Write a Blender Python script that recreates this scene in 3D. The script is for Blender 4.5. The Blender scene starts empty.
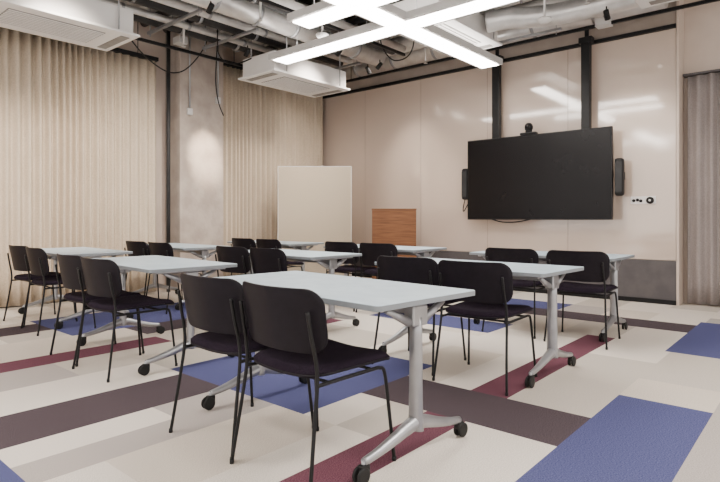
import bpy, bmesh, math, random
from mathutils import Vector, Matrix
random.seed(7)
COL = bpy.context.scene.collection

# ------------------------------------------------------------------ materials
def mat(name, col, rough=0.5, metal=0.0, col2=None, nscale=20.0, bump=0.0, bscale=None,
        stretch=(1,1,1), coat=0.0, spec=0.5, emit=None, estr=0.0, ramp=(0.35,0.65), sheen=0.0):
    m = bpy.data.materials.new(name); m.use_nodes = True
    nt = m.node_tree; N = nt.nodes; L = nt.links
    b = N["Principled BSDF"]
    b.inputs["Base Color"].default_value = (*col, 1)
    b.inputs["Roughness"].default_value = rough
    b.inputs["Metallic"].default_value = metal
    b.inputs["Coat Weight"].default_value = coat
    b.inputs["Specular IOR Level"].default_value = spec
    b.inputs["Sheen Weight"].default_value = sheen
    if emit:
        b.inputs["Emission Color"].default_value = (*emit, 1)
        b.inputs["Emission Strength"].default_value = estr
    tc = N.new("ShaderNodeTexCoord"); mp = N.new("ShaderNodeMapping")
    mp.inputs["Scale"].default_value = stretch
    L.new(tc.outputs["Object"], mp.inputs["Vector"])
    if col2:
        n = N.new("ShaderNodeTexNoise"); n.inputs["Scale"].default_value = nscale
        n.inputs["Detail"].default_value = 5
        L.new(mp.outputs[0], n.inputs["Vector"])
        r = N.new("ShaderNodeValToRGB")
        r.color_ramp.elements[0].position = ramp[0]; r.color_ramp.elements[1].position = ramp[1]
        r.color_ramp.elements[0].color = (*col, 1); r.color_ramp.elements[1].color = (*col2, 1)
        L.new(n.outputs["Fac"], r.inputs["Fac"]); L.new(r.outputs[0], b.inputs["Base Color"])
    if bump:
        n2 = N.new("ShaderNodeTexNoise"); n2.inputs["Scale"].default_value = bscale or nscale
        n2.inputs["Detail"].default_value = 3
        L.new(mp.outputs[0], n2.inputs["Vector"])
        bp = N.new("ShaderNodeBump"); bp.inputs["Strength"].default_value = bump
        bp.inputs["Distance"].default_value = 0.01
        L.new(n2.outputs["Fac"], bp.inputs["Height"]); L.new(bp.outputs[0], b.inputs["Normal"])
    return m

M = {}
def carpet(n, c, c2): M[n] = mat(n, c, 0.95, 0, c2, 150, 0.0, 260, spec=0.05, ramp=(0.36,0.64), stretch=(1,1.8,1))
carpet("carpet_cream", (0.45,0.40,0.345), (0.66,0.60,0.53))
carpet("carpet_pale", (0.60,0.54,0.475), (0.86,0.79,0.71))
carpet("carpet_sand", (0.52,0.455,0.385), (0.77,0.69,0.60))
carpet("carpet_taupe", (0.35,0.31,0.285), (0.53,0.48,0.445))
carpet("carpet_dark", (0.042,0.031,0.037), (0.120,0.094,0.104))
carpet("carpet_blue", (0.042,0.047,0.125), (0.130,0.137,0.285))
carpet("carpet_maroon", (0.090,0.028,0.044), (0.210,0.092,0.120))
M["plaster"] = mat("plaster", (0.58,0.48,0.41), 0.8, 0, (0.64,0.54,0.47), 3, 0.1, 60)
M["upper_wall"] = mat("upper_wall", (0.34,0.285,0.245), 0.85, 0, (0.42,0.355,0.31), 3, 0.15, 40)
M["concrete"] = mat("concrete", (0.35,0.29,0.25), 0.85, 0, (0.46,0.39,0.34), 4, 0.35, 20)
M["slab"] = mat("slab", (0.05,0.046,0.043), 0.9, 0, (0.10,0.092,0.086), 2.0, 0.3, 25)
M["glass_panel"] = mat("glass_panel", (0.575,0.465,0.39), 0.09, 0, (0.595,0.485,0.41), 1.2, 0, coat=0.0, spec=1.0)
M["glass_panel"].node_tree.nodes["Principled BSDF"].inputs["IOR"].default_value = 1.6
M["matte_panel"] = mat("matte_panel", (0.57,0.47,0.40), 0.35, 0, (0.59,0.49,0.42), 1.2)
M["base_grey"] = mat("base_grey", (0.070,0.062,0.066), 0.55, 0, (0.09,0.081,0.083), 6)
M["seam_dark"] = mat("seam_dark", (0.16,0.13,0.11), 0.7, 0, (0.18,0.145,0.125), 6)  # dark strip along the joints between wall panels
def linen(n, c, c2):
    m = mat(n, c, 0.92, 0, c2, 6, 0.0, 120, stretch=(1,1,0.5), spec=0.1)
    nt = m.node_tree; N = nt.nodes; L = nt.links; b = N["Principled BSDF"]
    tc = N.new("ShaderNodeTexCoord"); outs=[]
    for st in ((1,1,0.3),(0.3,0.3,1)):
        mp = N.new("ShaderNodeMapping"); mp.inputs["Scale"].default_value = st
        L.new(tc.outputs["Object"], mp.inputs["Vector"])
        nn = N.new("ShaderNodeTexNoise"); nn.inputs["Scale"].default_value = 150; nn.inputs["Detail"].default_value = 2
        L.new(mp.outputs[0], nn.inputs["Vector"]); outs.append(nn.outputs["Fac"])
    ad = N.new("ShaderNodeMath"); ad.operation = 'ADD'; L.new(outs[0], ad.inputs[0]); L.new(outs[1], ad.inputs[1])
    mr = N.new("ShaderNodeMapRange"); mr.inputs[1].default_value=0.7; mr.inputs[2].default_value=1.3; mr.inputs[3].default_value=0.84; mr.inputs[4].default_value=1.10
    L.new(ad.outputs[0], mr.inputs[0])
    src = b.inputs["Base Color"].links[0].from_socket
    mx = N.new("ShaderNodeVectorMath"); mx.operation='SCALE'
    L.new(src, mx.inputs[0]); L.new(mr.outputs[0], mx.inputs["Scale"]); L.new(mx.outputs[0], b.inputs["Base Color"])
    M[n] = m
linen("linen", (0.54,0.45,0.345), (0.58,0.485,0.38))
linen("linen_grey", (0.285,0.248,0.238), (0.315,0.276,0.265))
M["white_metal"] = mat("white_metal", (0.76,0.745,0.73), 0.4, 0, (0.80,0.785,0.77), 4)
M["frame_metal"] = mat("frame_metal", (0.56,0.55,0.54), 0.4, 0.0, (0.60,0.59,0.58), 4)
M["grille_dark"] = mat("grille_dark", (0.20,0.19,0.18), 0.5, 0, (0.25,0.24,0.23), 10)
M["black_metal"] = mat("black_metal", (0.004,0.004,0.0045), 0.45, 0.0, (0.006,0.006,0.007), 10, spec=0.3)
M["black_plastic"] = mat("black_plastic", (0.005,0.0045,0.0055), 0.5, 0, (0.008,0.0075,0.0085), 15, spec=0.3)
M["chair_shell"] = mat("chair_shell", (0.0048,0.0032,0.0060), 0.50, 0, (0.0070,0.0050,0.0086), 30, 0.05, 200, spec=0.2)
M["chair_fabric"] = mat("chair_fabric", (0.008,0.0055,0.0095), 0.95, 0, (0.026,0.018,0.029), 220, 0.4, 400, spec=0.08)
M["grey_metal"] = mat("grey_metal", (0.34,0.345,0.36), 0.32, 0.7, (0.40,0.405,0.42), 8)
M["tabletop"] = mat("tabletop", (0.48,0.60,0.69), 0.4, 0, (0.56,0.68,0.765), 9, spec=0.3)
M["table_edge"] = mat("table_edge", (0.20,0.22,0.24), 0.45, 0, (0.23,0.25,0.27), 3)
M["duct_silver"] = mat("duct_silver", (0.62,0.605,0.59), 0.34, 0.55, (0.76,0.745,0.73), 6, 0.2, 14)
M["pipe_white"] = mat("pipe_white", (0.62,0.595,0.57), 0.5, 0, (0.74,0.715,0.69), 6, 0.1, 20)
M["pipe_black"] = mat("pipe_black", (0.010,0.010,0.011), 0.6, 0, (0.020,0.020,0.022), 8, 0.15, 30)
M["screen"] = mat("screen", (0.005,0.0042,0.005), 0.25, 0, (0.006,0.005,0.006), 3, spec=0.2)
M["wood"] = mat("wood", (0.125,0.050,0.022), 0.6, 0, (0.21,0.092,0.040), 7, 0.05, 30, stretch=(0.5,0.5,9), spec=0.25)
M["board_fabric"] = mat("board_fabric", (0.44,0.36,0.265), 0.9, 0, (0.57,0.485,0.375), 110, 0.15, 90, spec=0.1)
M["led"] = mat("led", (1,1,1), 0.5, 0, emit=(1.0,0.93,0.86), estr=26.0)
M["added_uplight"] = mat("added_uplight", (1,1,1), 0.5, 0, emit=(1.0,0.94,0.88), estr=9.0)  # glow added on top of the pendant housings to brighten the ceiling
M["spot_glow"] = mat("spot_glow", (1,1,1), 0.5, 0, emit=(1.0,0.88,0.75), estr=8.0)
M["wheel"] = mat("wheel", (0.007,0.007,0.0075), 0.5, 0, (0.01,0.01,0.01), 20, spec=0.3)

# ------------------------------------------------------------------ geometry builder
class G:
    def __init__(s): s.bm = bmesh.new(); s.mats = []
    def mi(s, m):
        m = M[m]
        if m not in s.mats: s.mats.append(m)
        return s.mats.index(m)
    def _merge(s, b, m, smooth):
        idx = s.mi(m)
        for f in b.faces: f.material_index = idx; f.smooth = smooth
        me = bpy.data.meshes.new("tmp"); b.to_mesh(me); b.free()
        s.bm.from_mesh(me); bpy.data.meshes.remove(me)
    def box(s, lo, hi, m, bev=0.0, rot=None, smooth=False, seg=2):
        b = bmesh.new(); bmesh.ops.create_cube(b, size=1)
        lo = Vector(lo); hi = Vector(hi); c = (lo+hi)/2; d = hi-lo
        for v in b.verts: v.co = Vector((v.co.x*d.x, v.co.y*d.y, v.co.z*d.z))
        if bev: bmesh.ops.bevel(b, geom=list(b.edges), offset=bev, segments=seg, affect='EDGES', profile=0.5)
        mt = Matrix.Translation(c)
        if rot: mt = mt @ rot
        b.transform(mt); s._merge(b, m, smooth); return s
    def tube(s, pts, r, m, seg=12, smooth_n=0, cap=True, oval=1.0):
        P = [Vector(p) for p in pts]
        if smooth_n and len(P) > 2:
            Q = []
            for i in range(len(P)-1):
                p0 = P[max(i-1,0)]; p1 = P[i]; p2 = P[i+1]; p3 = P[min(i+2,len(P)-1)]
                for k in range(smooth_n):
                    t = k/smooth_n
                    Q.append(0.5*((2*p1)+(p2-p0)*t+(2*p0-5*p1+4*p2-p3)*t*t+(3*p1-p0-3*p2+p3)*t**3))
            Q.append(P[-1]); P = Q
        b = bmesh.new(); rings = []; n = len(P)
        rr = r if isinstance(r, (list, tuple)) else None
        T0 = (P[1]-P[0]).normalized()
        up = Vector((0,0,1)) if abs(T0.z) < 0.9 else Vector((1,0,0))
        U = (up - T0*up.dot(T0)).normalized()
        for i in range(n):
            if i == 0: T = T0
            elif i == n-1: T = (P[-1]-P[-2]).normalized()
            else: T = ((P[i+1]-P[i]).normalized()+(P[i]-P[i-1]).normalized()).normalized()
            U = (U - T*U.dot(T)).normalized(); V = T.cross(U)
            if rr:
                f = i/(n-1)*(len(rr)-1); k = min(int(f), len(rr)-2); ra = rr[k]+(rr[k+1]-rr[k])*(f-k)
            else: ra = r
            rings.append([b.verts.new(P[i]+U*math.cos(a)*ra+V*math.sin(a)*ra*oval) for a in [2*math.pi*j/seg for j in range(seg)]])
        for i in range(n-1):
            for j in range(seg):
                b.faces.new((rings[i][j], rings[i][(j+1)%seg], rings[i+1][(j+1)%seg], rings[i+1][j]))
        if cap:
            b.faces.new(rings[0][::-1]); b.faces.new(rings[-1])
        bmesh.ops.recalc_face_normals(b, faces=b.faces)
        idx = s.mi(m)
        for f in b.faces: f.material_index = idx; f.smooth = len(f.verts) == 4
        me = bpy.data.meshes.new("tmp"); b.to_mesh(me); b.free()
        s.bm.from_mesh(me); bpy.data.meshes.remove(me); return s
    def lathe(s, prof, m, seg=24, mt=None):
        b = bmesh.new(); rings = []
        for (r, z) in prof:
            rings.append([b.verts.new((max(r,1e-4)*math.cos(2*math.pi*j/seg), max(r,1e-4)*math.sin(2*math.pi*j/seg), z)) for j in range(seg)])
        for i in range(len(rings)-1):
            for j in range(seg):
                b.faces.new((rings[i][j], rings[i][(j+1)%seg], rings[i+1][(j+1)%seg], rings[i+1][j]))
        b.faces.new(rings[0][::-1]); b.faces.new(rings[-1])
        bmesh.ops.recalc_face_normals(b, faces=b.faces)
        if mt: b.transform(mt)
        s._merge(b, m, True); return s
    def sheet(s, fn, nu, nv, off, m, smooth=True):
        b = bmesh.new()
        A = [[b.verts.new(fn(i/nu*2-1, j/nv)) for i in range(nu+1)] for j in range(nv+1)]
        B = [[b.verts.new(Vector(fn(i/nu*2-1, j/nv))+Vector(off(i/nu*2-1, j/nv))) for i in range(nu+1)] for j in range(nv+1)]
        for j in range(nv):
            for i in range(nu):
                b.faces.new((A[j][i], A[j][i+1], A[j+1][i+1], A[j+1][i]))
                b.faces.new((B[j+1][i], B[j+1][i+1], B[j][i+1], B[j][i]))
        for j in range(nv):
            b.faces.new((A[j][0], A[j+1][0], B[j+1][0], B[j][0]))
            b.faces.new((A[j+1][nu], A[j][nu], B[j][nu], B[j+1][nu]))
        for i in range(nu):
            b.faces.new((A[0][i+1], A[0][i], B[0][i], B[0][i+1]))
            b.faces.new((A[nv][i], A[nv][i+1], B[nv][i+1], B[nv][i]))
        bmesh.ops.recalc_face_normals(b, faces=b.faces)
        s._merge(b, m, smooth); return s
    def obj(s, name, parent=None, loc=None, rotz=0, label=None, category=None, group=None, kind=None):
        me = bpy.data.meshes.new(name); s.bm.to_mesh(me); s.bm.free()
        for m in s.mats: me.materials.append(m)
        o = bpy.data.objects.new(name, me); COL.objects.link(o)
        if parent: o.parent = parent
        if loc: o.location = loc
        o.rotation_euler[2] = rotz
        if label: o["label"] = label
        if category: o["category"] = category
        if group: o["group"] = group
        if kind: o["kind"] = kind
        return o

def root(name, loc, rotz=0, label="", category="", group=None):
    e = bpy.data.objects.new(name, None); e.empty_display_size = 0.1
    e.location = loc; e.rotation_euler[2] = rotz; COL.objects.link(e)
    e["label"] = label; e["category"] = category
    if group: e["group"] = group
    return e

def clone(o, parent=None):
    c = o.copy(); COL.objects.link(c)
    if parent: c.parent = parent
    for ch in list(o.children): clone(ch, c)
    return c
def place(proto, loc, rotz, label=None):
    c = clone(proto); c.location = loc; c.rotation_euler[2] = rotz
    if label: c["label"] = label
    return c

# ------------------------------------------------------------------ ROOM
XL, YF, HC = -7.75, 7.77, 4.45
T = 0.49
gx0 = -0.98 - T*14; gy0 = 2.57 - T*11
nx, ny = 24, 23
X1 = gx0+nx*T; Y0 = gy0; Y1 = gy0+ny*T
R = [ # x0,x1,y0,y1,mat
    (-3.43,-2.94,-3,2.08,"carpet_dark"),
    (-3.60,-2.205,2.08,3.40,"carpet_blue"),
    (-2.205,-0.98,2.57,3.06,"carpet_dark"),
    (-0.98,-0.49,1.1,3.58,"carpet_blue"),
    (-0.49,-0.245,-3,3.2,"carpet_taupe"),
    (-1.02,0.49,5.00,6.66,"carpet_blue"),
    (-2.94,-1.02,5.95,6.42,"carpet_dark"),
    (-1.715,-1.47,3.06,5.25,"carpet_maroon"),
    (-1.715,-1.47,1.1,2.57,"carpet_maroon"),
    (-4.70,-4.40,-3,2.57,"carpet_maroon"),
    (-6.4,-5.3,2.08,4.04,"carpet_blue"),
    (-2.94,-2.45,-3,0.80,"carpet_blue"),
    (-2.69,-2.45,0.80,1.75,"carpet_taupe"),
    (-2.205,-1.96,1.1,1.85,"carpet_sand"),
    (-6.2,-5.75,0,2.08,"carpet_dark"),
    (-3.92,-2.45,4.70,5.25,"carpet_blue"),
    (-3.43,-2.45,6.42,6.98,"carpet_blue"),
    (-5.3,-4.85,2.57,4.04,"carpet_dark"),
    (-5.4,-3.92,4.04,4.285,"carpet_maroon"),
    (-5.9,-4.4,5.51,6.0,"carpet_dark"),
    (-6.65,-6.4,4.04,6.49,"carpet_maroon"),
]
def region(cx, cy):
    for a in R:
        if a[0] <= cx <= a[1] and a[2] <= cy <= a[3]: return a[4]
    ix = math.floor((cx-gx0)/0.49); iy = math.floor((cy-gy0+(ix%3)*0.49)/0.98)
    h = math.sin(ix*12.9+iy*78.2)*43758.5
    h -= math.floor(h)
    return "carpet_pale" if h < 0.42 else ("carpet_sand" if h < 0.70 else ("carpet_cream" if h < 0.94 else "carpet_taupe"))
cxs = sorted(set([round(gx0+i*T/2,3) for i in range(2*nx+1)] + [v for a in R for v in a[:2] if gx0 < v < X1]))
cys = sorted(set([round(gy0+i*T,3) for i in range(ny+1)] + [v for a in R for v in a[2:4] if gy0 < v < Y1]))
g = G(); vs = {}
for i,x in enumerate(cxs):
    for j,y in enumerate(cys): vs[i,j] = g.bm.verts.new((x, y, 0))
for i in range(len(cxs)-1):
    for j in range(len(cys)-1):
        f = g.bm.faces.new((vs[i,j], vs[i+1,j], vs[i+1,j+1], vs[i,j+1]))
        f.material_index = g.mi(region((cxs[i]+cxs[i+1])/2, (cys[j]+cys[j+1])/2))
g.obj("floor", kind="structure", label="carpet tile floor in cream, blue, maroon and charcoal blocks")

G().box((XL-0.2,Y0,HC),(X1,8.35,HC+0.15),"slab").obj("ceiling", kind="structure", label="exposed dark concrete ceiling slab")
G().box((XL-0.15,Y0,0),(XL,8.2,HC),"plaster").obj("wall_left", kind="structure")
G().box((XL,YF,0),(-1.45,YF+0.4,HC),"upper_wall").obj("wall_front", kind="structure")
G().box((-1.449,8.05,0),(X1,8.17,HC),"plaster").obj("wall_front_recess", kind="structure")
seams = [XL+0.01,-6.55,-5.3,-4.05,-2.8,-1.452]
for i in range(5):
    G().box((seams[i]+0.003,YF-0.022,0.56),(seams[i+1]-0.003,YF-0.001,3.47),"glass_panel",0.001).obj("trim_%d"%(i+1), kind="structure", label="glossy beige back-painted glass wall panel")
for i in range(1,5):
    G().box((seams[i]-0.0025,YF-0.018,0.56),(seams[i]+0.0025,YF-0.001,3.47),"seam_dark").obj("trim_%d"%(i+7), kind="structure")
G().box((XL+0.01,YF-0.03,0.0),(-1.45,YF-0.001,0.55),"base_grey",0.002).obj("baseboard_front", kind="structure", label="tall dark grey base panel")
G().box((XL+0.01,YF-0.045,0.0),(-1.45,YF-0.031,0.06),"black_metal",0.002).obj("baseboard_front_kick", kind="structure")
G().box((XL+0.01,YF-0.06,3.475),(-1.45,YF-0.001,3.52),"black_metal",0.003).obj("trim_6", kind="structure", label="black rail above the wall panels")
G().box((-1.45,YF-0.03,0),(-1.42,8.049,HC),"matte_panel",0.002).obj("trim_7", kind="structure")
G().box((XL+0.001,4.40,0),(-7.33,5.17,HC),"concrete",0.01).obj("wall_left_column", kind="structure", label="rough grey-brown concrete column")
for k,(a,b,c,d) in enumerate([(XL,X1,4.9,5.25),(XL,X1,1.2,1.55)]):
    G().box((a,c,HC-0.12),(b,d,HC-0.001),"slab",0.01).obj("ceiling_beam_%d"%(k+1), kind="structure")

# ------------------------------------------------------------------ curtains
def curtain(y0, y1, x, h0, h1, m, axis='y', amp=0.036, pitch=0.105, **kw):
    g = G(); n = int((y1-y0)/0.008); b = bmesh.new(); cols = []
    ph = 0; zz = [h0, h0+0.3, h0+0.9, (h0+h1)/2, h1-0.7, h1-0.25, h1]; phs = []
    for i in range(n+1):
        phs.append(ph); ph += 2*math.pi*0.008/(pitch*(1+0.20*math.sin(i*0.030+y0*3)+0.10*math.sin(i*0.071+1)))
    for i in range(n+1):
        t = y0+(y1-y0)*i/n; c = []
        for k,z in enumerate(zz):
            a = amp*(0.95,0.97,1.0,1.0,.97,0.93,0.85)[k]*(0.85+0.22*math.sin(i*0.023+k*0.1+y0))
            d = a*math.sin(phs[i]+0.05*k)+0.18*amp*math.sin(phs[i]*0.37+k*.1)
            p = (x+d, t, z) if axis=='y' else (t, x+d, z)
            c.append(b.verts.new(p))
        cols.append(c)
    for i in range(n):
        for k in range(len(zz)-1):
            b.faces.new((cols[i][k], cols[i+1][k], cols[i+1][k+1], cols[i][k+1]))
    g._merge(b, m, True)
    o = g.obj("curtain", **kw)
    md = o.modifiers.new("thick", "SOLIDIFY"); md.thickness = 0.004
    return o
c1 = curtain(0.3, 4.15, XL+0.22, 0.02, 3.40, "linen", label="wide floor-length beige linen curtain in front of the side wall", category="curtain", group="side wall curtains")
c2 = curtain(5.22, 7.60, XL+0.22, 0.02, 3.60, "linen", label="floor-length beige linen curtain between column and room corner", category="curtain", group="side wall curtains")
c3 = curtain(-1.36, 1.5, 7.93, 0.02, 2.88, "linen_grey", axis='x', amp=0.040, pitch=0.13, label="grey floor-length curtain beside the glossy wall", category="curtain")
for (a,b,h) in ((0.3,4.15,3.40),(5.22,7.60,3.60)):
    CR = root("curtain_rail", (XL+0.22,a,h), 0, "black curtain rail hung above the linen curtain", "curtain rail", "curtain rails")
    G().box((-0.04,0,0.005),(0.04,b-a,0.06),"black_metal",0.004).obj("rail", CR)
    for yy in (0.3,b-a-0.3): G().tube([(0,yy,0.05),(0,yy,HC-h)],0.006,"black_metal",8).obj("hanger_rod", CR)
G().box((-1.41,7.90,2.89),(1.5,8.049,2.915),"base_grey",0.003).obj("curtain_rail", label="slim grey rail carrying the grey curtain", category="curtain rail")

# ------------------------------------------------------------------ chair prototype
CH = root("meeting_chair", (0,0,0), 0, "black upholstered stacking chair with curved backrest and slim tube legs", "chair", "black chairs at the classroom tables")
def rr_inset(t, r, L):
    e = min(t, L-t)
    return 0 if e >= r else r-math.sqrt(max(r*r-(r-e)**2,0))
def vmap(v): return 0.5-0.5*math.cos(math.pi*v)
BH = 0.262; BZ = 0.545
def back_pt(u, v):
    z = vmap(v)*BH; W = 0.256+0.010*(z/BH)
    w = W-rr_inset(z, 0.072, BH)
    x = u*w
    y = -0.244-0.050*(z/BH) + 0.065*(x/0.25)**2
    return Vector((x, y, BZ+z))
g = G(); g.sheet(back_pt, 22, 18, lambda u,v: Vector((0,0.008,0.002)), "chair_shell"); g.obj("backrest", CH)
def pad_pt(u, v):
    h = BH-0.02; z = vmap(v)*h; W = 0.246+0.009*(z/h)
    w = W-rr_inset(z, 0.064, h); x = u*w
    return Vector((x, -0.2355-0.050*((z+0.01)/BH)+0.065*(x/0.25)**2+0.002, BZ+0.01+z))
g = G(); g.sheet(pad_pt, 20, 16, lambda u,v: Vector((0,0.010*(1-abs(u)**6)*(1-abs(2*v-1)**6)+0.001,0)), "chair_fabric"); g.obj("back_cushion", CH)
def seat_pt(zb, W0):
    def f(u, v):
        L = 0.47; t = vmap(v)*L; W = W0-0.025*(1-t/L)
        w = W-rr_inset(t, 0.08, L); x = u*w
        return Vector((x, -0.215+t, zb+0.02*(x/0.24)**2 - 0.012*max(0,(t/L-0.75)*4)**2))
    return f
SZ = 0.012
g = G(); g.sheet(seat_pt(0.427+SZ,0.256), 16, 14, lambda u,v: Vector((0,0,0.010)), "chair_shell"); g.obj("seat_shell", CH)
g = G(); g.sheet(seat_pt(0.438+SZ,0.254), 16, 14, lambda u,v: Vector((0,0,0.030*(1-abs(u)**8)*(1-abs(2*v-1)**10)+0.004)), "chair_fabric"); g.obj("seat", CH)
LR = 0.0082
for sx in (-1,1):
    g = G()
    g.tube([(sx*0.256,-0.275,0.008),(sx*0.240,-0.238,0.25),(sx*0.231,-0.213,0.43),(sx*0.228,-0.216,0.52),(sx*0.222,-0.236,0.62),(sx*0.219,-0.253,0.72)],LR,"black_metal",10,5)
    g.lathe([(0.010,0),(0.010,0.02)],"black_plastic",10,Matrix.Translation((sx*0.256,-0.275,0)))
    g.obj("leg", CH)
    g = G()
    g.tube([(sx*0.252,0.235,0.008),(sx*0.240,0.215,0.22),(sx*0.230,0.195,0.395),(sx*0.226,0.165,0.424),(sx*0.226,0.10,0.427),(sx*0.226,-0.10,0.427),(sx*0.229,-0.213,0.427)],LR,"black_metal",10,5)
    g.lathe([(0.010,0),(0.010,0.02)],"black_plastic",10,Matrix.Translation((sx*0.252,0.235,0)))
    g.obj("leg", CH)
for yy in (0.12,-0.14):
    G().tube([(-0.226,yy,0.426),(0.226,yy,0.426)],0.007,"black_metal",8).obj("seat_support", CH)

# ------------------------------------------------------------------ table prototype
TW, TD, TH = 1.42, 0.70, 0.735
TB = root("folding_table", (0,0,0), 0, "flip-top classroom table with pale blue top and silver castered legs", "table", "rolling classroom tables")
def rrect(b, W, D, r, z0, z1):
    pts = []
    for cx,cy,a0 in ((W/2-r,D/2-r,0),(-W/2+r,D/2-r,90),(-W/2+r,-D/2+r,180),(W/2-r,-D/2+r,270)):
        for k in range(7):
            a = math.radians(a0+15*k); pts.append((cx+r*math.cos(a), cy+r*math.sin(a)))
    lo = [b.verts.new((x,y,z0)) for x,y in pts]; hi = [b.verts.new((x,y,z1)) for x,y in pts]
    b.faces.new(lo[::-1]); b.faces.new(hi)
    for i in range(len(pts)):
        j = (i+1)%len(pts); b.faces.new((lo[i],lo[j],hi[j],hi[i]))
g = G(); b = bmesh.new(); rrect(b, TW, TD, 0.025, TH-0.024, TH-0.002); g._merge(b, "table_edge", False)
b = bmesh.new(); rrect(b, TW-0.003, TD-0.003, 0.024, TH-0.003, TH); g._merge(b, "tabletop", False); g.obj("tabletop", TB)
g = G(); g.box((-0.60,-0.03,TH-0.085),(0.60,0.03,TH-0.045),"grey_metal",0.006); g.obj("crossbar", TB)
for sx in (-1,1):
    x = sx*0.615
    g = G()
    g.tube([(x,0,0.13),(x,0,0.25),(x,0,0.64)],[0.041,0.036,0.032],"grey_metal",18,4,oval=0.70)
    for sy in (-1,1):
        g.tube([(x,0,0.165),(x,sy*0.06,0.152),(x,sy*0.16,0.122),(x,sy*0.26,0.098),(x,sy*0.335,0.086)],[0.036,0.031,0.025,0.020,0.017],"grey_metal",12,4,oval=0.95)
    g.box((x-0.030,-0.05,0.60),(x+0.030,0.05,TH-0.04),"grey_metal",0.008)
    g.tube([(x,-0.05,0.62),(x,-0.20,TH-0.045)],[0.022,0.014],"grey_metal",10)
    g.tube([(x,0.05,0.62),(x,0.20,TH-0.045)],[0.022,0.014],"grey_metal",10)
    g.box((x-0.024,-0.28,TH-0.042),(x+0.024,0.28,TH-0.025),"grey_metal",0.004)
    leg = g.obj("leg", TB)
    for sy in (-1,1):
        g = G(); y = sy*0.335
        for o in (-0.021,0.008):
            g.lathe([(0.024,0),(0.033,0.0015),(0.0355,0.004),(0.0355,0.010),(0.033,0.0125),(0.024,0.014)],"wheel",20,Matrix.Translation((x+o,y+sy*0.014,0.036)) @ Matrix.Rotation(math.radians(90),4,'Y'))
        g.box((x-0.016,y-0.024,0.042),(x+0.018,y+0.024,0.078),"wheel",0.007)
        g.tube([(x,y,0.06),(x,y,0.094)],0.010,"grey_metal",10)
        g.obj("caster", leg)

tables = [(-2.03,2.08,-4.5), (-4.18,2.27,-4), (-6.32,2.50,-3),
    (-2.06,3.72,-1.5), (-4.24,3.80,-1), (-6.46,3.85,-1),
    (-2.13,5.37,0), (-4.20,5.32,0.5), (-6.30,5.35,0)]
chairs = [(-2.27,1.74,0),(-1.735,1.72,-2),
    (-3.88,1.91,2),(-4.43,1.95,-1),
    (-5.78,2.16,-3),(-6.38,2.20,3),
    (-1.765,3.37,3),(-2.345,3.43,4),
    (-4.00,3.52,-1),(-4.55,3.52,1),
    (-5.96,3.53,0),(-6.52,3.53,2),
    (-1.67,5.00,4),(-2.28,5.02,2),
    (-3.90,5.03,3),(-4.47,5.04,2),
    (-5.79,5.02,-1),(-6.35,5.02,1)]
for proto, lst in ((TB,tables),(CH,chairs)):
    for k,(cx,cy,r) in enumerate(lst):
        if k: place(proto,(cx,cy,0),math.radians(r))
    proto.location = (lst[0][0],lst[0][1],0); proto.rotation_euler[2] = math.radians(lst[0][2])

# ------------------------------------------------------------------ TV
TV = root("television", (-3.20,7.50,0), 0, "very large black wall display hung on two ceiling poles", "television")
g = G(); g.box((-1.06,0.0,1.07),(1.06,0.05,2.29),"black_plastic",0.006).box((-0.6,0.05,1.3),(0.6,0.09,2.05),"black_plastic",0.01); g.obj("housing", TV)
G().box((-1.045,-0.004,1.09),(1.045,-0.0005,2.275),"screen").obj("screen", TV)
for x in (-0.62,0.70):
    g = G(); g.box((x-0.058,0.06,1.4),(x+0.058,0.15,3.54),"black_metal",0.008).box((x-0.088,0.045,3.46),(x+0.088,0.165,3.54),"black_metal",0.01)
    g.tube([(x,0.125,3.54),(x,0.125,HC)],0.028,"black_metal"); g.obj("hanging_pole", TV)
for x in (-1.125,1.135):
    g = G(); g.box((x-0.055,0.01,1.38),(x+0.055,0.11,1.87),"black_plastic",0.035,seg=4,smooth=True); sp = g.obj("loudspeaker", TV)
    G().box((x-0.042,0.004,1.43),(x+0.042,0.012,1.82),"pipe_black",0.003).obj("grille", sp)
    G().box((x-0.02,0.11,1.6),(x+0.02,YF-0.022-7.50,1.7),"black_metal",0.004).obj("bracket", sp)
VC = root("video_camera", (-3.28,7.53,2.291), 0, "black conference camera sitting on top of the display", "camera")
g = G(); g.box((-0.12,-0.05,0),(0.12,0.05,0.035),"black_plastic",0.012).lathe([(0.045,0.035),(0.05,0.06),(0.03,0.075)],"black_plastic"); g.obj("base", VC)
g = G(); g.lathe([(0.03,0.06),(0.055,0.075),(0.06,0.11),(0.052,0.15),(0.03,0.168),(0.0,0.17)],"black_plastic"); g.obj("camera_head", VC)
g = G(); g.lathe([(0.028,0),(0.03,0.02),(0.02,0.024)],"screen",20,Matrix.Translation((0,-0.05,0.115)) @ Matrix.Rotation(math.radians(90),4,'X')); g.obj("lens", VC)
G().tube([(-1.15,0.08,1.38),(-1.19,0.10,1.26),(-1.22,0.16,1.20),(-1.18,0.18,1.27),(-1.13,0.24,1.42)],0.008,"black_plastic",8,6).obj("cable", TV)
G().tube([(-0.7,0.03,1.09),(-0.5,0.05,1.035),(-0.25,0.05,1.04),(0.0,0.03,1.09)],0.009,"black_plastic",8,6).obj("cable", TV)
ry = Matrix.Rotation(math.radians(90),4,'X')
WC = root("wall_socket", (-1.86,YF-0.023,1.32), 0, "small white wall plate with dark buttons and round dial", "socket")
g = G(); g.box((-0.12,-0.008,-0.045),(0.18,0,0.055),"white_metal",0.006); g.obj("plate", WC)
for dx,dz in ((-0.08,0.0),(-0.035,0.008),(0.005,-0.004)):
    G().lathe([(0.020,0),(0.020,0.006)],"black_plastic",14,Matrix.Translation((dx,-0.008,dz))@ry).obj("button", WC)
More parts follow.
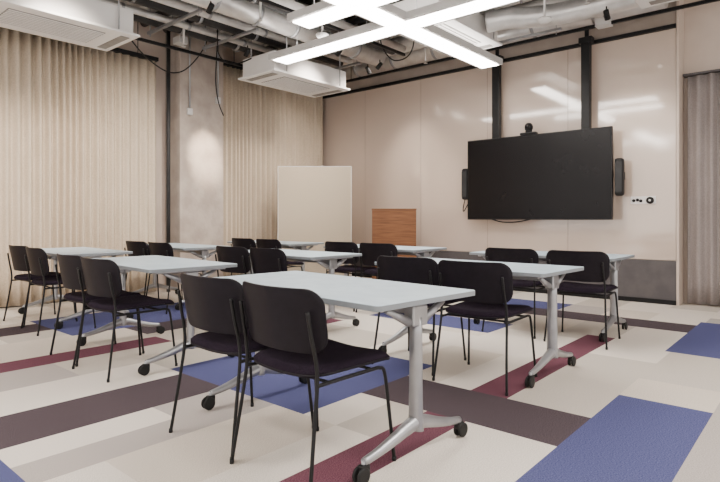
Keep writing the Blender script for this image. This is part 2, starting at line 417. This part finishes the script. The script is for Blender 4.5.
dl = G().lathe([(0.045,0),(0.045,0.02),(0.03,0.026)],"black_plastic",24,Matrix.Translation((0.115,-0.009,0.0))@ry).obj("dial", WC)
G().lathe([(0.014,0),(0.014,0.004)],"white_metal",16,Matrix.Translation((0.115,-0.035,0.0))@ry).obj("dial_cap", dl)

# ------------------------------------------------------------------ partition & lectern
ang = math.atan2(0.653,0.758)
PT = root("partition_board", (-6.44,6.33,0), ang, "beige fabric freestanding partition board near the room corner", "partition")
G().box((-0.60,-0.018,0.10),(0.60,0.018,1.94),"board_fabric",0.004).obj("panel", PT)
g = G(); g.box((-0.608,-0.022,0.09),(-0.600,0.022,1.95),"white_metal",0.002).box((0.600,-0.022,0.09),(0.608,0.022,1.95),"white_metal",0.002).box((-0.608,-0.022,1.941),(0.608,0.022,1.95),"white_metal",0.002); g.obj("frame", PT)
for sx in (-0.5,0.5):
    g = G(); g.box((sx-0.02,-0.25,0.0),(sx+0.02,0.25,0.03),"grey_metal",0.006).box((sx-0.015,-0.015,0.03),(sx+0.015,0.015,0.12),"grey_metal",0.003); g.obj("foot", PT)
LC = root("lectern", (-5.22,6.88,0), math.radians(38), "reddish-brown wooden lectern box standing before the glossy wall", "lectern")
G().box((-0.34,-0.22,0.03),(0.34,0.22,1.215),"wood",0.004).obj("body", LC)
G().box((-0.345,-0.225,1.218),(0.345,0.225,1.24),"wood",0.003).obj("top", LC)
G().box((-0.31,-0.20,0.0),(0.31,0.20,0.03),"black_plastic",0.002).obj("plinth", LC)

# ------------------------------------------------------------------ ceiling services
AC = root("air_conditioner", (0,0,0), 0, "white ceiling-hung air conditioner box with underside grille", "air conditioner", "suspended air conditioners")
g = G(); g.box((-0.36,-0.74,0.03),(0.36,0.74,0.30),"white_metal",0.012); g.obj("casing", AC)
g = G(); g.box((-0.41,-0.79,0.0),(0.41,0.79,0.03),"white_metal",0.008); g.obj("face_panel", AC)
g = G()
g.box((-0.26,-0.47,-0.004),(0.26,0.47,0.0),"grille_dark")
for k in range(10): g.box((-0.25+k*0.052,-0.46,-0.010),(-0.225+k*0.052,0.46,-0.004),"white_metal")
g.box((-0.30,-0.72,-0.006),(0.30,-0.62,0.0),"grille_dark").box((-0.30,0.62,-0.006),(0.30,0.72,0.0),"grille_dark"); g.obj("grille", AC)
for sx in (-0.4,0.4):
    for sy in (-0.55,0.55):
        g = G(); g.tube([(sx,sy,0.03),(sx,sy,HC-3.13)],0.009,"grey_metal",8); g.obj("hanger_rod", AC)
acs = [(-6.3,2.25,3.13),(-6.2,5.70,3.13),(-3.78,6.10,3.44),(-1.15,5.75,3.38)]
for a in acs[1:]:
    c = place(AC, a, 0)
    if a[2] > 3.2:
        for ch in c.children:
            if ch.name.startswith("hanger_rod"): ch.scale[2] = (HC-a[2])/(HC-3.13)
AC.location = acs[0]

def pipe(name, pts, r, m, label, cat, smooth_n=0, hang=True, seg=16, collars=0.0, **kw):
    o = root(name, pts[0], 0, label, cat, kw.get("group"))
    P = [Vector(p)-Vector(pts[0]) for p in pts]
    G().tube(P, r, m, seg, smooth_n).obj("tube", o)
    a, b = P[0], P[-1]; z0 = pts[0][2]
    if collars and len(pts)==2:
        L = (b-a).length; n = int(L/collars)
        for k in range(1,n):
            p = a.lerp(b,k/n); d=(b-a).normalized()*0.02
            G().tube([p-d,p+d], r*1.06+0.002, "grey_metal", seg).obj("collar", o)
    if hang:
        for t in (0.12,0.37,0.62,0.88):
            p = a.lerp(b,t) if len(pts)==2 else P[min(int(t*len(pts)),len(pts)-1)]
            G().tube([p+Vector((0,0,r*0.9)),(p.x,p.y,HC-z0)],0.006,"grey_metal",6).obj("hanger_rod", o)
    return o
GD, GP = "air ducts", "ceiling pipes"
pipe("air_duct",[(-7.2,7.40,3.80),(-1.5,7.40,3.80)],0.165,"duct_silver","thick silver duct running above the glossy wall","duct",collars=0.8,seg=28,group=GD)
pipe("air_duct",[(-7.2,7.02,3.86),(0.4,7.02,3.86)],0.13,"pipe_white","thick pale insulated duct near the glossy wall","duct",collars=0.9,seg=28,group=GD)
for x,r,m in ((-7.25,0.15,"pipe_white"),(-5.0,0.15,"duct_silver"),(-6.0,0.15,"pipe_white"),(-4.2,0.14,"pipe_white"),(-3.0,0.15,"duct_silver")):
    pipe("air_duct",[(x,0.5,4.165),(x,6.8,4.165)],r,m,"large %s duct running toward the display wall"%("silver" if m=="duct_silver" else "pale insulated"),"duct",collars=0.9,seg=28,group=GD)
pipe("air_duct",[(-5.48,0.0,3.68),(-5.48,6.82,3.68)],0.15,"duct_silver","round silver spiral duct hung low beneath the ceiling","duct",collars=0.6,seg=28,group=GD)
pipe("air_duct",[(-3.36,6.4,3.62),(-3.1,6.5,3.64),(-2.85,6.6,3.62),(-2.4,6.68,3.60),(-1.6,6.70,3.60)],0.13,"duct_silver","silver flexible duct leaving an air conditioner","duct",8,seg=24,group=GD,hang=False)
for k,(x,z,r,m) in enumerate([(-5.18,3.72,0.07,"pipe_black"),(-4.98,3.70,0.055,"pipe_white"),(-6.74,3.70,0.08,"pipe_black"),(-6.90,3.78,0.03,"pipe_white"),(-4.45,3.75,0.07,"pipe_black"),(-6.56,3.68,0.045,"duct_silver"),(-6.30,3.74,0.075,"pipe_black"),(-6.08,3.72,0.05,"pipe_white"),(-5.85,3.76,0.05,"pipe_black")]):
    pipe("pipe",[(x,-0.5,z),(x,6.80,z)],r,m,"%s pipe running toward the display wall"%("black insulated" if m=="pipe_black" else "pale metal"),"pipe",collars=0.9,group=GP)
for k,(y,z,r,m) in enumerate([(6.72,3.93,0.05,"duct_silver"),(6.40,3.93,0.065,"pipe_black"),(5.55,3.93,0.06,"pipe_white"),(4.3,3.93,0.06,"pipe_black"),(3.5,3.93,0.065,"pipe_white"),(2.6,3.93,0.05,"duct_silver"),(5.9,3.93,0.045,"pipe_black"),(4.7,3.93,0.06,"duct_silver"),(3.95,3.93,0.06,"pipe_black"),(5.2,3.93,0.05,"pipe_black")]):
    pipe("pipe",[(XL+0.2,y,z),(0.6,y,z)],r,m,"%s pipe crossing the room below the slab"%("black insulated" if m=="pipe_black" else "pale metal"),"pipe",collars=0.9,group=GP)
for k,(y,x0,x1,z) in enumerate([(2.0,-7.0,-5.75,3.56),(3.7,-6.95,-5.7,3.56),(4.55,-6.95,-5.7,3.56),(6.6,-7.0,-5.7,3.56),(6.97,-4.3,-2.6,3.50)]):
    s = root("support_strut",(x0,y,z),0,"grey perforated steel channel on threaded rods","bracket","ceiling support struts")
    G().box((0,-0.02,0),(x1-x0,0.02,0.035),"grey_metal",0.002).obj("channel", s)
    for t in (0.04,0.96): G().tube([((x1-x0)*t,0,-0.04),((x1-x0)*t,0,HC-z)],0.007,"grey_metal",6).obj("threaded_rod", s)
for k,(x,y,z) in enumerate([(-7.15,4.3,3.62),(-5.08,5.45,3.48),(-2.15,7.2,3.50)]):
    j = root("junction_box",(x,y,z),0,"small grey electrical junction box with drop conduit","junction box","ceiling junction boxes")
    G().box((-0.09,-0.07,0),(0.09,0.07,0.10),"frame_metal",0.006).obj("box", j)
    G().tube([(0,0,0.10),(0,0,HC-z)],0.012,"grey_metal",8).obj("conduit", j)
for k,(x,y) in enumerate([(-5.08,4.1),(-2.0,6.1),(-6.65,4.05),(-4.6,6.85)]):
    s = root("sprinkler",(x,y,3.42),0,"small ceiling sprinkler on a thin drop pipe","sprinkler","ceiling sprinklers")
    G().tube([(0,0,0.03),(0,0,HC-3.42)],0.013,"pipe_white",8).obj("drop_pipe", s)
    G().lathe([(0.03,0),(0.03,0.004),(0.008,0.006),(0.012,0.035)],"duct_silver",16).obj("head", s)
def track(a, b, group="lighting tracks"):
    a=Vector(a); b=Vector(b); o = root("lighting_track", a, 0, "thin black lighting track hung from the ceiling", "lighting track", group)
    L = b-a; d = 0.018
    G().box((min(0,L.x)-d,min(0,L.y)-d,-0.02),(max(0,L.x)+d,max(0,L.y)+d,0.02),"black_metal",0.003).obj("rail", o)
    for t in (0.1,0.5,0.9):
        p=L*t; G().tube([p+Vector((0,0,0.02)),(p.x,p.y,HC-a.z)],0.006,"black_metal",6).obj("hanger_rod", o)
track((-7.03,0,3.50),(-7.03,6.5,3.50)); track((-7.1,7.20,3.53),(-0.2,7.20,3.53)); track((-4.75,0.5,3.5),(-4.75,6.5,3.5))
pipe("pipe",[(XL+0.32,4.27,0.0),(XL+0.32,4.27,HC)],0.028,"pipe_black","dark vertical pipe beside the concrete column","pipe",hang=False)
for yy,zz in ((4.55,2.75),(5.05,3.0)):
    c = root("conduit",(-7.305,yy,zz),0,"thin grey electrical conduit running down the concrete column","conduit","column conduits")
    G().tube([(0,0,0),(0,0,HC-zz)],0.014,"grey_metal",8).obj("tube", c)
    G().box((-0.025,-0.04,-0.10),(0.02,0.04,0.0),"frame_metal",0.005).obj("box", c)
def cable(pts): G().tube(pts,0.009,"black_plastic",8,8).obj("cable", label="loose black cable drooping from the ceiling", category="cable", group="drooping cables")
cable([(-6.4,3.05,3.40),(-6.7,3.5,3.20),(-6.95,4.0,3.12),(-7.1,4.4,3.3),(-7.15,4.75,3.8),(-7.15,4.8,HC)])
cable([(-6.35,4.98,3.42),(-6.4,4.7,3.28),(-6.45,4.5,3.34),(-6.45,4.45,3.6),(-6.45,4.48,HC)])
cable([(-7.0,4.85,HC),(-7.05,4.85,3.6),(-7.15,4.9,3.2),(-7.22,5.0,2.9),(-7.2,5.08,2.7)])
cable([(-4.85,5.75,HC),(-4.86,6.0,3.9),(-4.9,6.2,3.55),(-4.85,6.45,3.42),(-4.62,6.55,3.6),(-4.58,6.55,HC)])
for i,(x,y,z) in enumerate([(-4.9,3.35,3.40),(-2.55,6.3,3.42),(-4.8,4.85,3.36)]):
    d = root("smoke_detector", (x,y,z), 0, "small white dome detector hanging on a thin stem", "detector", "ceiling detectors")
    g = G(); g.lathe([(0.02,-0.03),(0.05,-0.022),(0.075,0.0),(0.08,0.02),(0.075,0.03)],"white_metal"); g.obj("dome", d)
    g = G(); g.tube([(0,0,0.03),(0,0,HC-z)],0.012,"white_metal",10); g.obj("stem", d)
def spot(loc, target, power, ang=75, col=(1.0,0.88,0.76), soft=0.025):
    r = root("spotlight", loc, 0, "small cylindrical track spotlight", "spotlight", "track spotlights")
    d = (Vector(target)-Vector(loc)).normalized()
    q = d.to_track_quat('Z','Y').to_matrix().to_4x4()
    g = G(); g.lathe([(0.026,-0.04),(0.03,-0.036),(0.032,0.07),(0.027,0.07),(0.026,0.055)],"black_metal",20,Matrix.Translation((0,0,-0.09))@q)
    g.obj("lamp_head", r)
    g = G(); g.lathe([(0.0,0.056),(0.025,0.0565)],"spot_glow",20,Matrix.Translation((0,0,-0.09))@q); g.obj("lens", r)
    g = G(); g.tube([(0,0,-0.07),(0,0,-0.01)],0.008,"black_metal",8); g.obj("stem", r)
    li = bpy.data.lights.new("spot_lamp","SPOT"); li.energy = power; li.spot_size = math.radians(ang); li.spot_blend = 1.0
    li.shadow_soft_size = soft; li.color = col
    lo = bpy.data.objects.new("spot_lamp", li); COL.objects.link(lo)
    lo.rotation_euler = d.to_track_quat('-Z','Y').to_euler()
    lo.parent = r; lo.location = Vector((0,0,-0.09))+d*0.08
for y in (0.9,2.2,3.5):
    spot((-5.2,y,3.52),(XL+0.2,y+0.05,1.3),300,80,soft=0.12)
spot((-6.0,4.62,3.45),(-7.33,4.84,2.15),800,24,(1.0,0.82,0.63))
for y in (5.6,6.5): spot((-5.2,y,3.52),(XL+0.2,y,1.6),180,80,soft=0.08)
for x in (-5.4,-1.9): spot((x,6.45,3.48),(x,YF,1.9),110,60)

# LED pendant lattice, plus fill crosses added out of view
def pendant(loc, bars, label, w=0.125, wires=(0.1,0.9)):
    r = root("pendant_light", loc, 0, label, "pendant light", "linear pendants")
    for k,(x0,y0,x1,y1) in enumerate(bars):
        horiz = abs(x1-x0) > abs(y1-y0)
        e = 0.002*k
        if horiz: lo=(x0,y0-w,0); hi=(x1,y0+w,0)
        else: lo=(x0-w,y0,0); hi=(x0+w,y1,0)
        f = 0.045
        G().box((lo[0]-f,lo[1]-f,0.004+e),(hi[0]+f,hi[1]+f,0.085+e),"frame_metal",0.003).box((lo[0]+0.03,lo[1]+0.03,0.086+e),(hi[0]-0.03,hi[1]-0.03,0.090+e),"added_uplight").obj("housing", r)
        G().box((lo[0],lo[1],0.0-e),(hi[0],hi[1],0.0035),"led").obj("diffuser", r)
        for t in (wires if not horiz else (0.1,0.9)):
            px = x0+(x1-x0)*t; py = y0+(y1-y0)*t
            G().tube([(px,py,0.085),(px,py,HC-loc[2])],0.004,"grey_metal",6).obj("suspension_wire", r)
pendant((-3.58,4.88,3.20),[(-2.05,0,1.3,0),(0,-1.9,0,2.05),(-0.80,-0.78,1.2,-0.78)],"white lattice-shaped linear pendant with crossing glowing bars",wires=(0.1,0.55))
pendant((-3.58,-0.6,3.20),[(-1.7,0,1.7,0),(0,-1.5,0,1.5)],"added out-of-view fill light shaped as a cross of glowing bars",w=0.14)  # unseen fixture behind the camera, added to brighten the room
pendant((0.6,2.6,3.20),[(-1.4,0,1.6,0),(0,-1.7,0,1.7)],"added out-of-view fill light shaped as a cross of glowing bars",w=0.14)  # another unseen fixture, added beside the view for fill light

# ------------------------------------------------------------------ world + camera
w = bpy.data.worlds.new("World"); bpy.context.scene.world = w; w.use_nodes = True
bg = w.node_tree.nodes["Background"]; bg.inputs[0].default_value = (1.0,0.935,0.875,1); bg.inputs[1].default_value = 2.25

cam = bpy.data.cameras.new("camera"); co = bpy.data.objects.new("camera", cam); COL.objects.link(co)
cam.sensor_width = 36; cam.lens = 545/720*36
cam.shift_y = -(241-219)/720.0
cam.clip_start = 0.05
co.location = (0,0,1.08)
fwd = Vector((-0.653,0.758,0))
co.rotation_euler = fwd.to_track_quat('-Z','Y').to_euler()
bpy.context.scene.camera = co
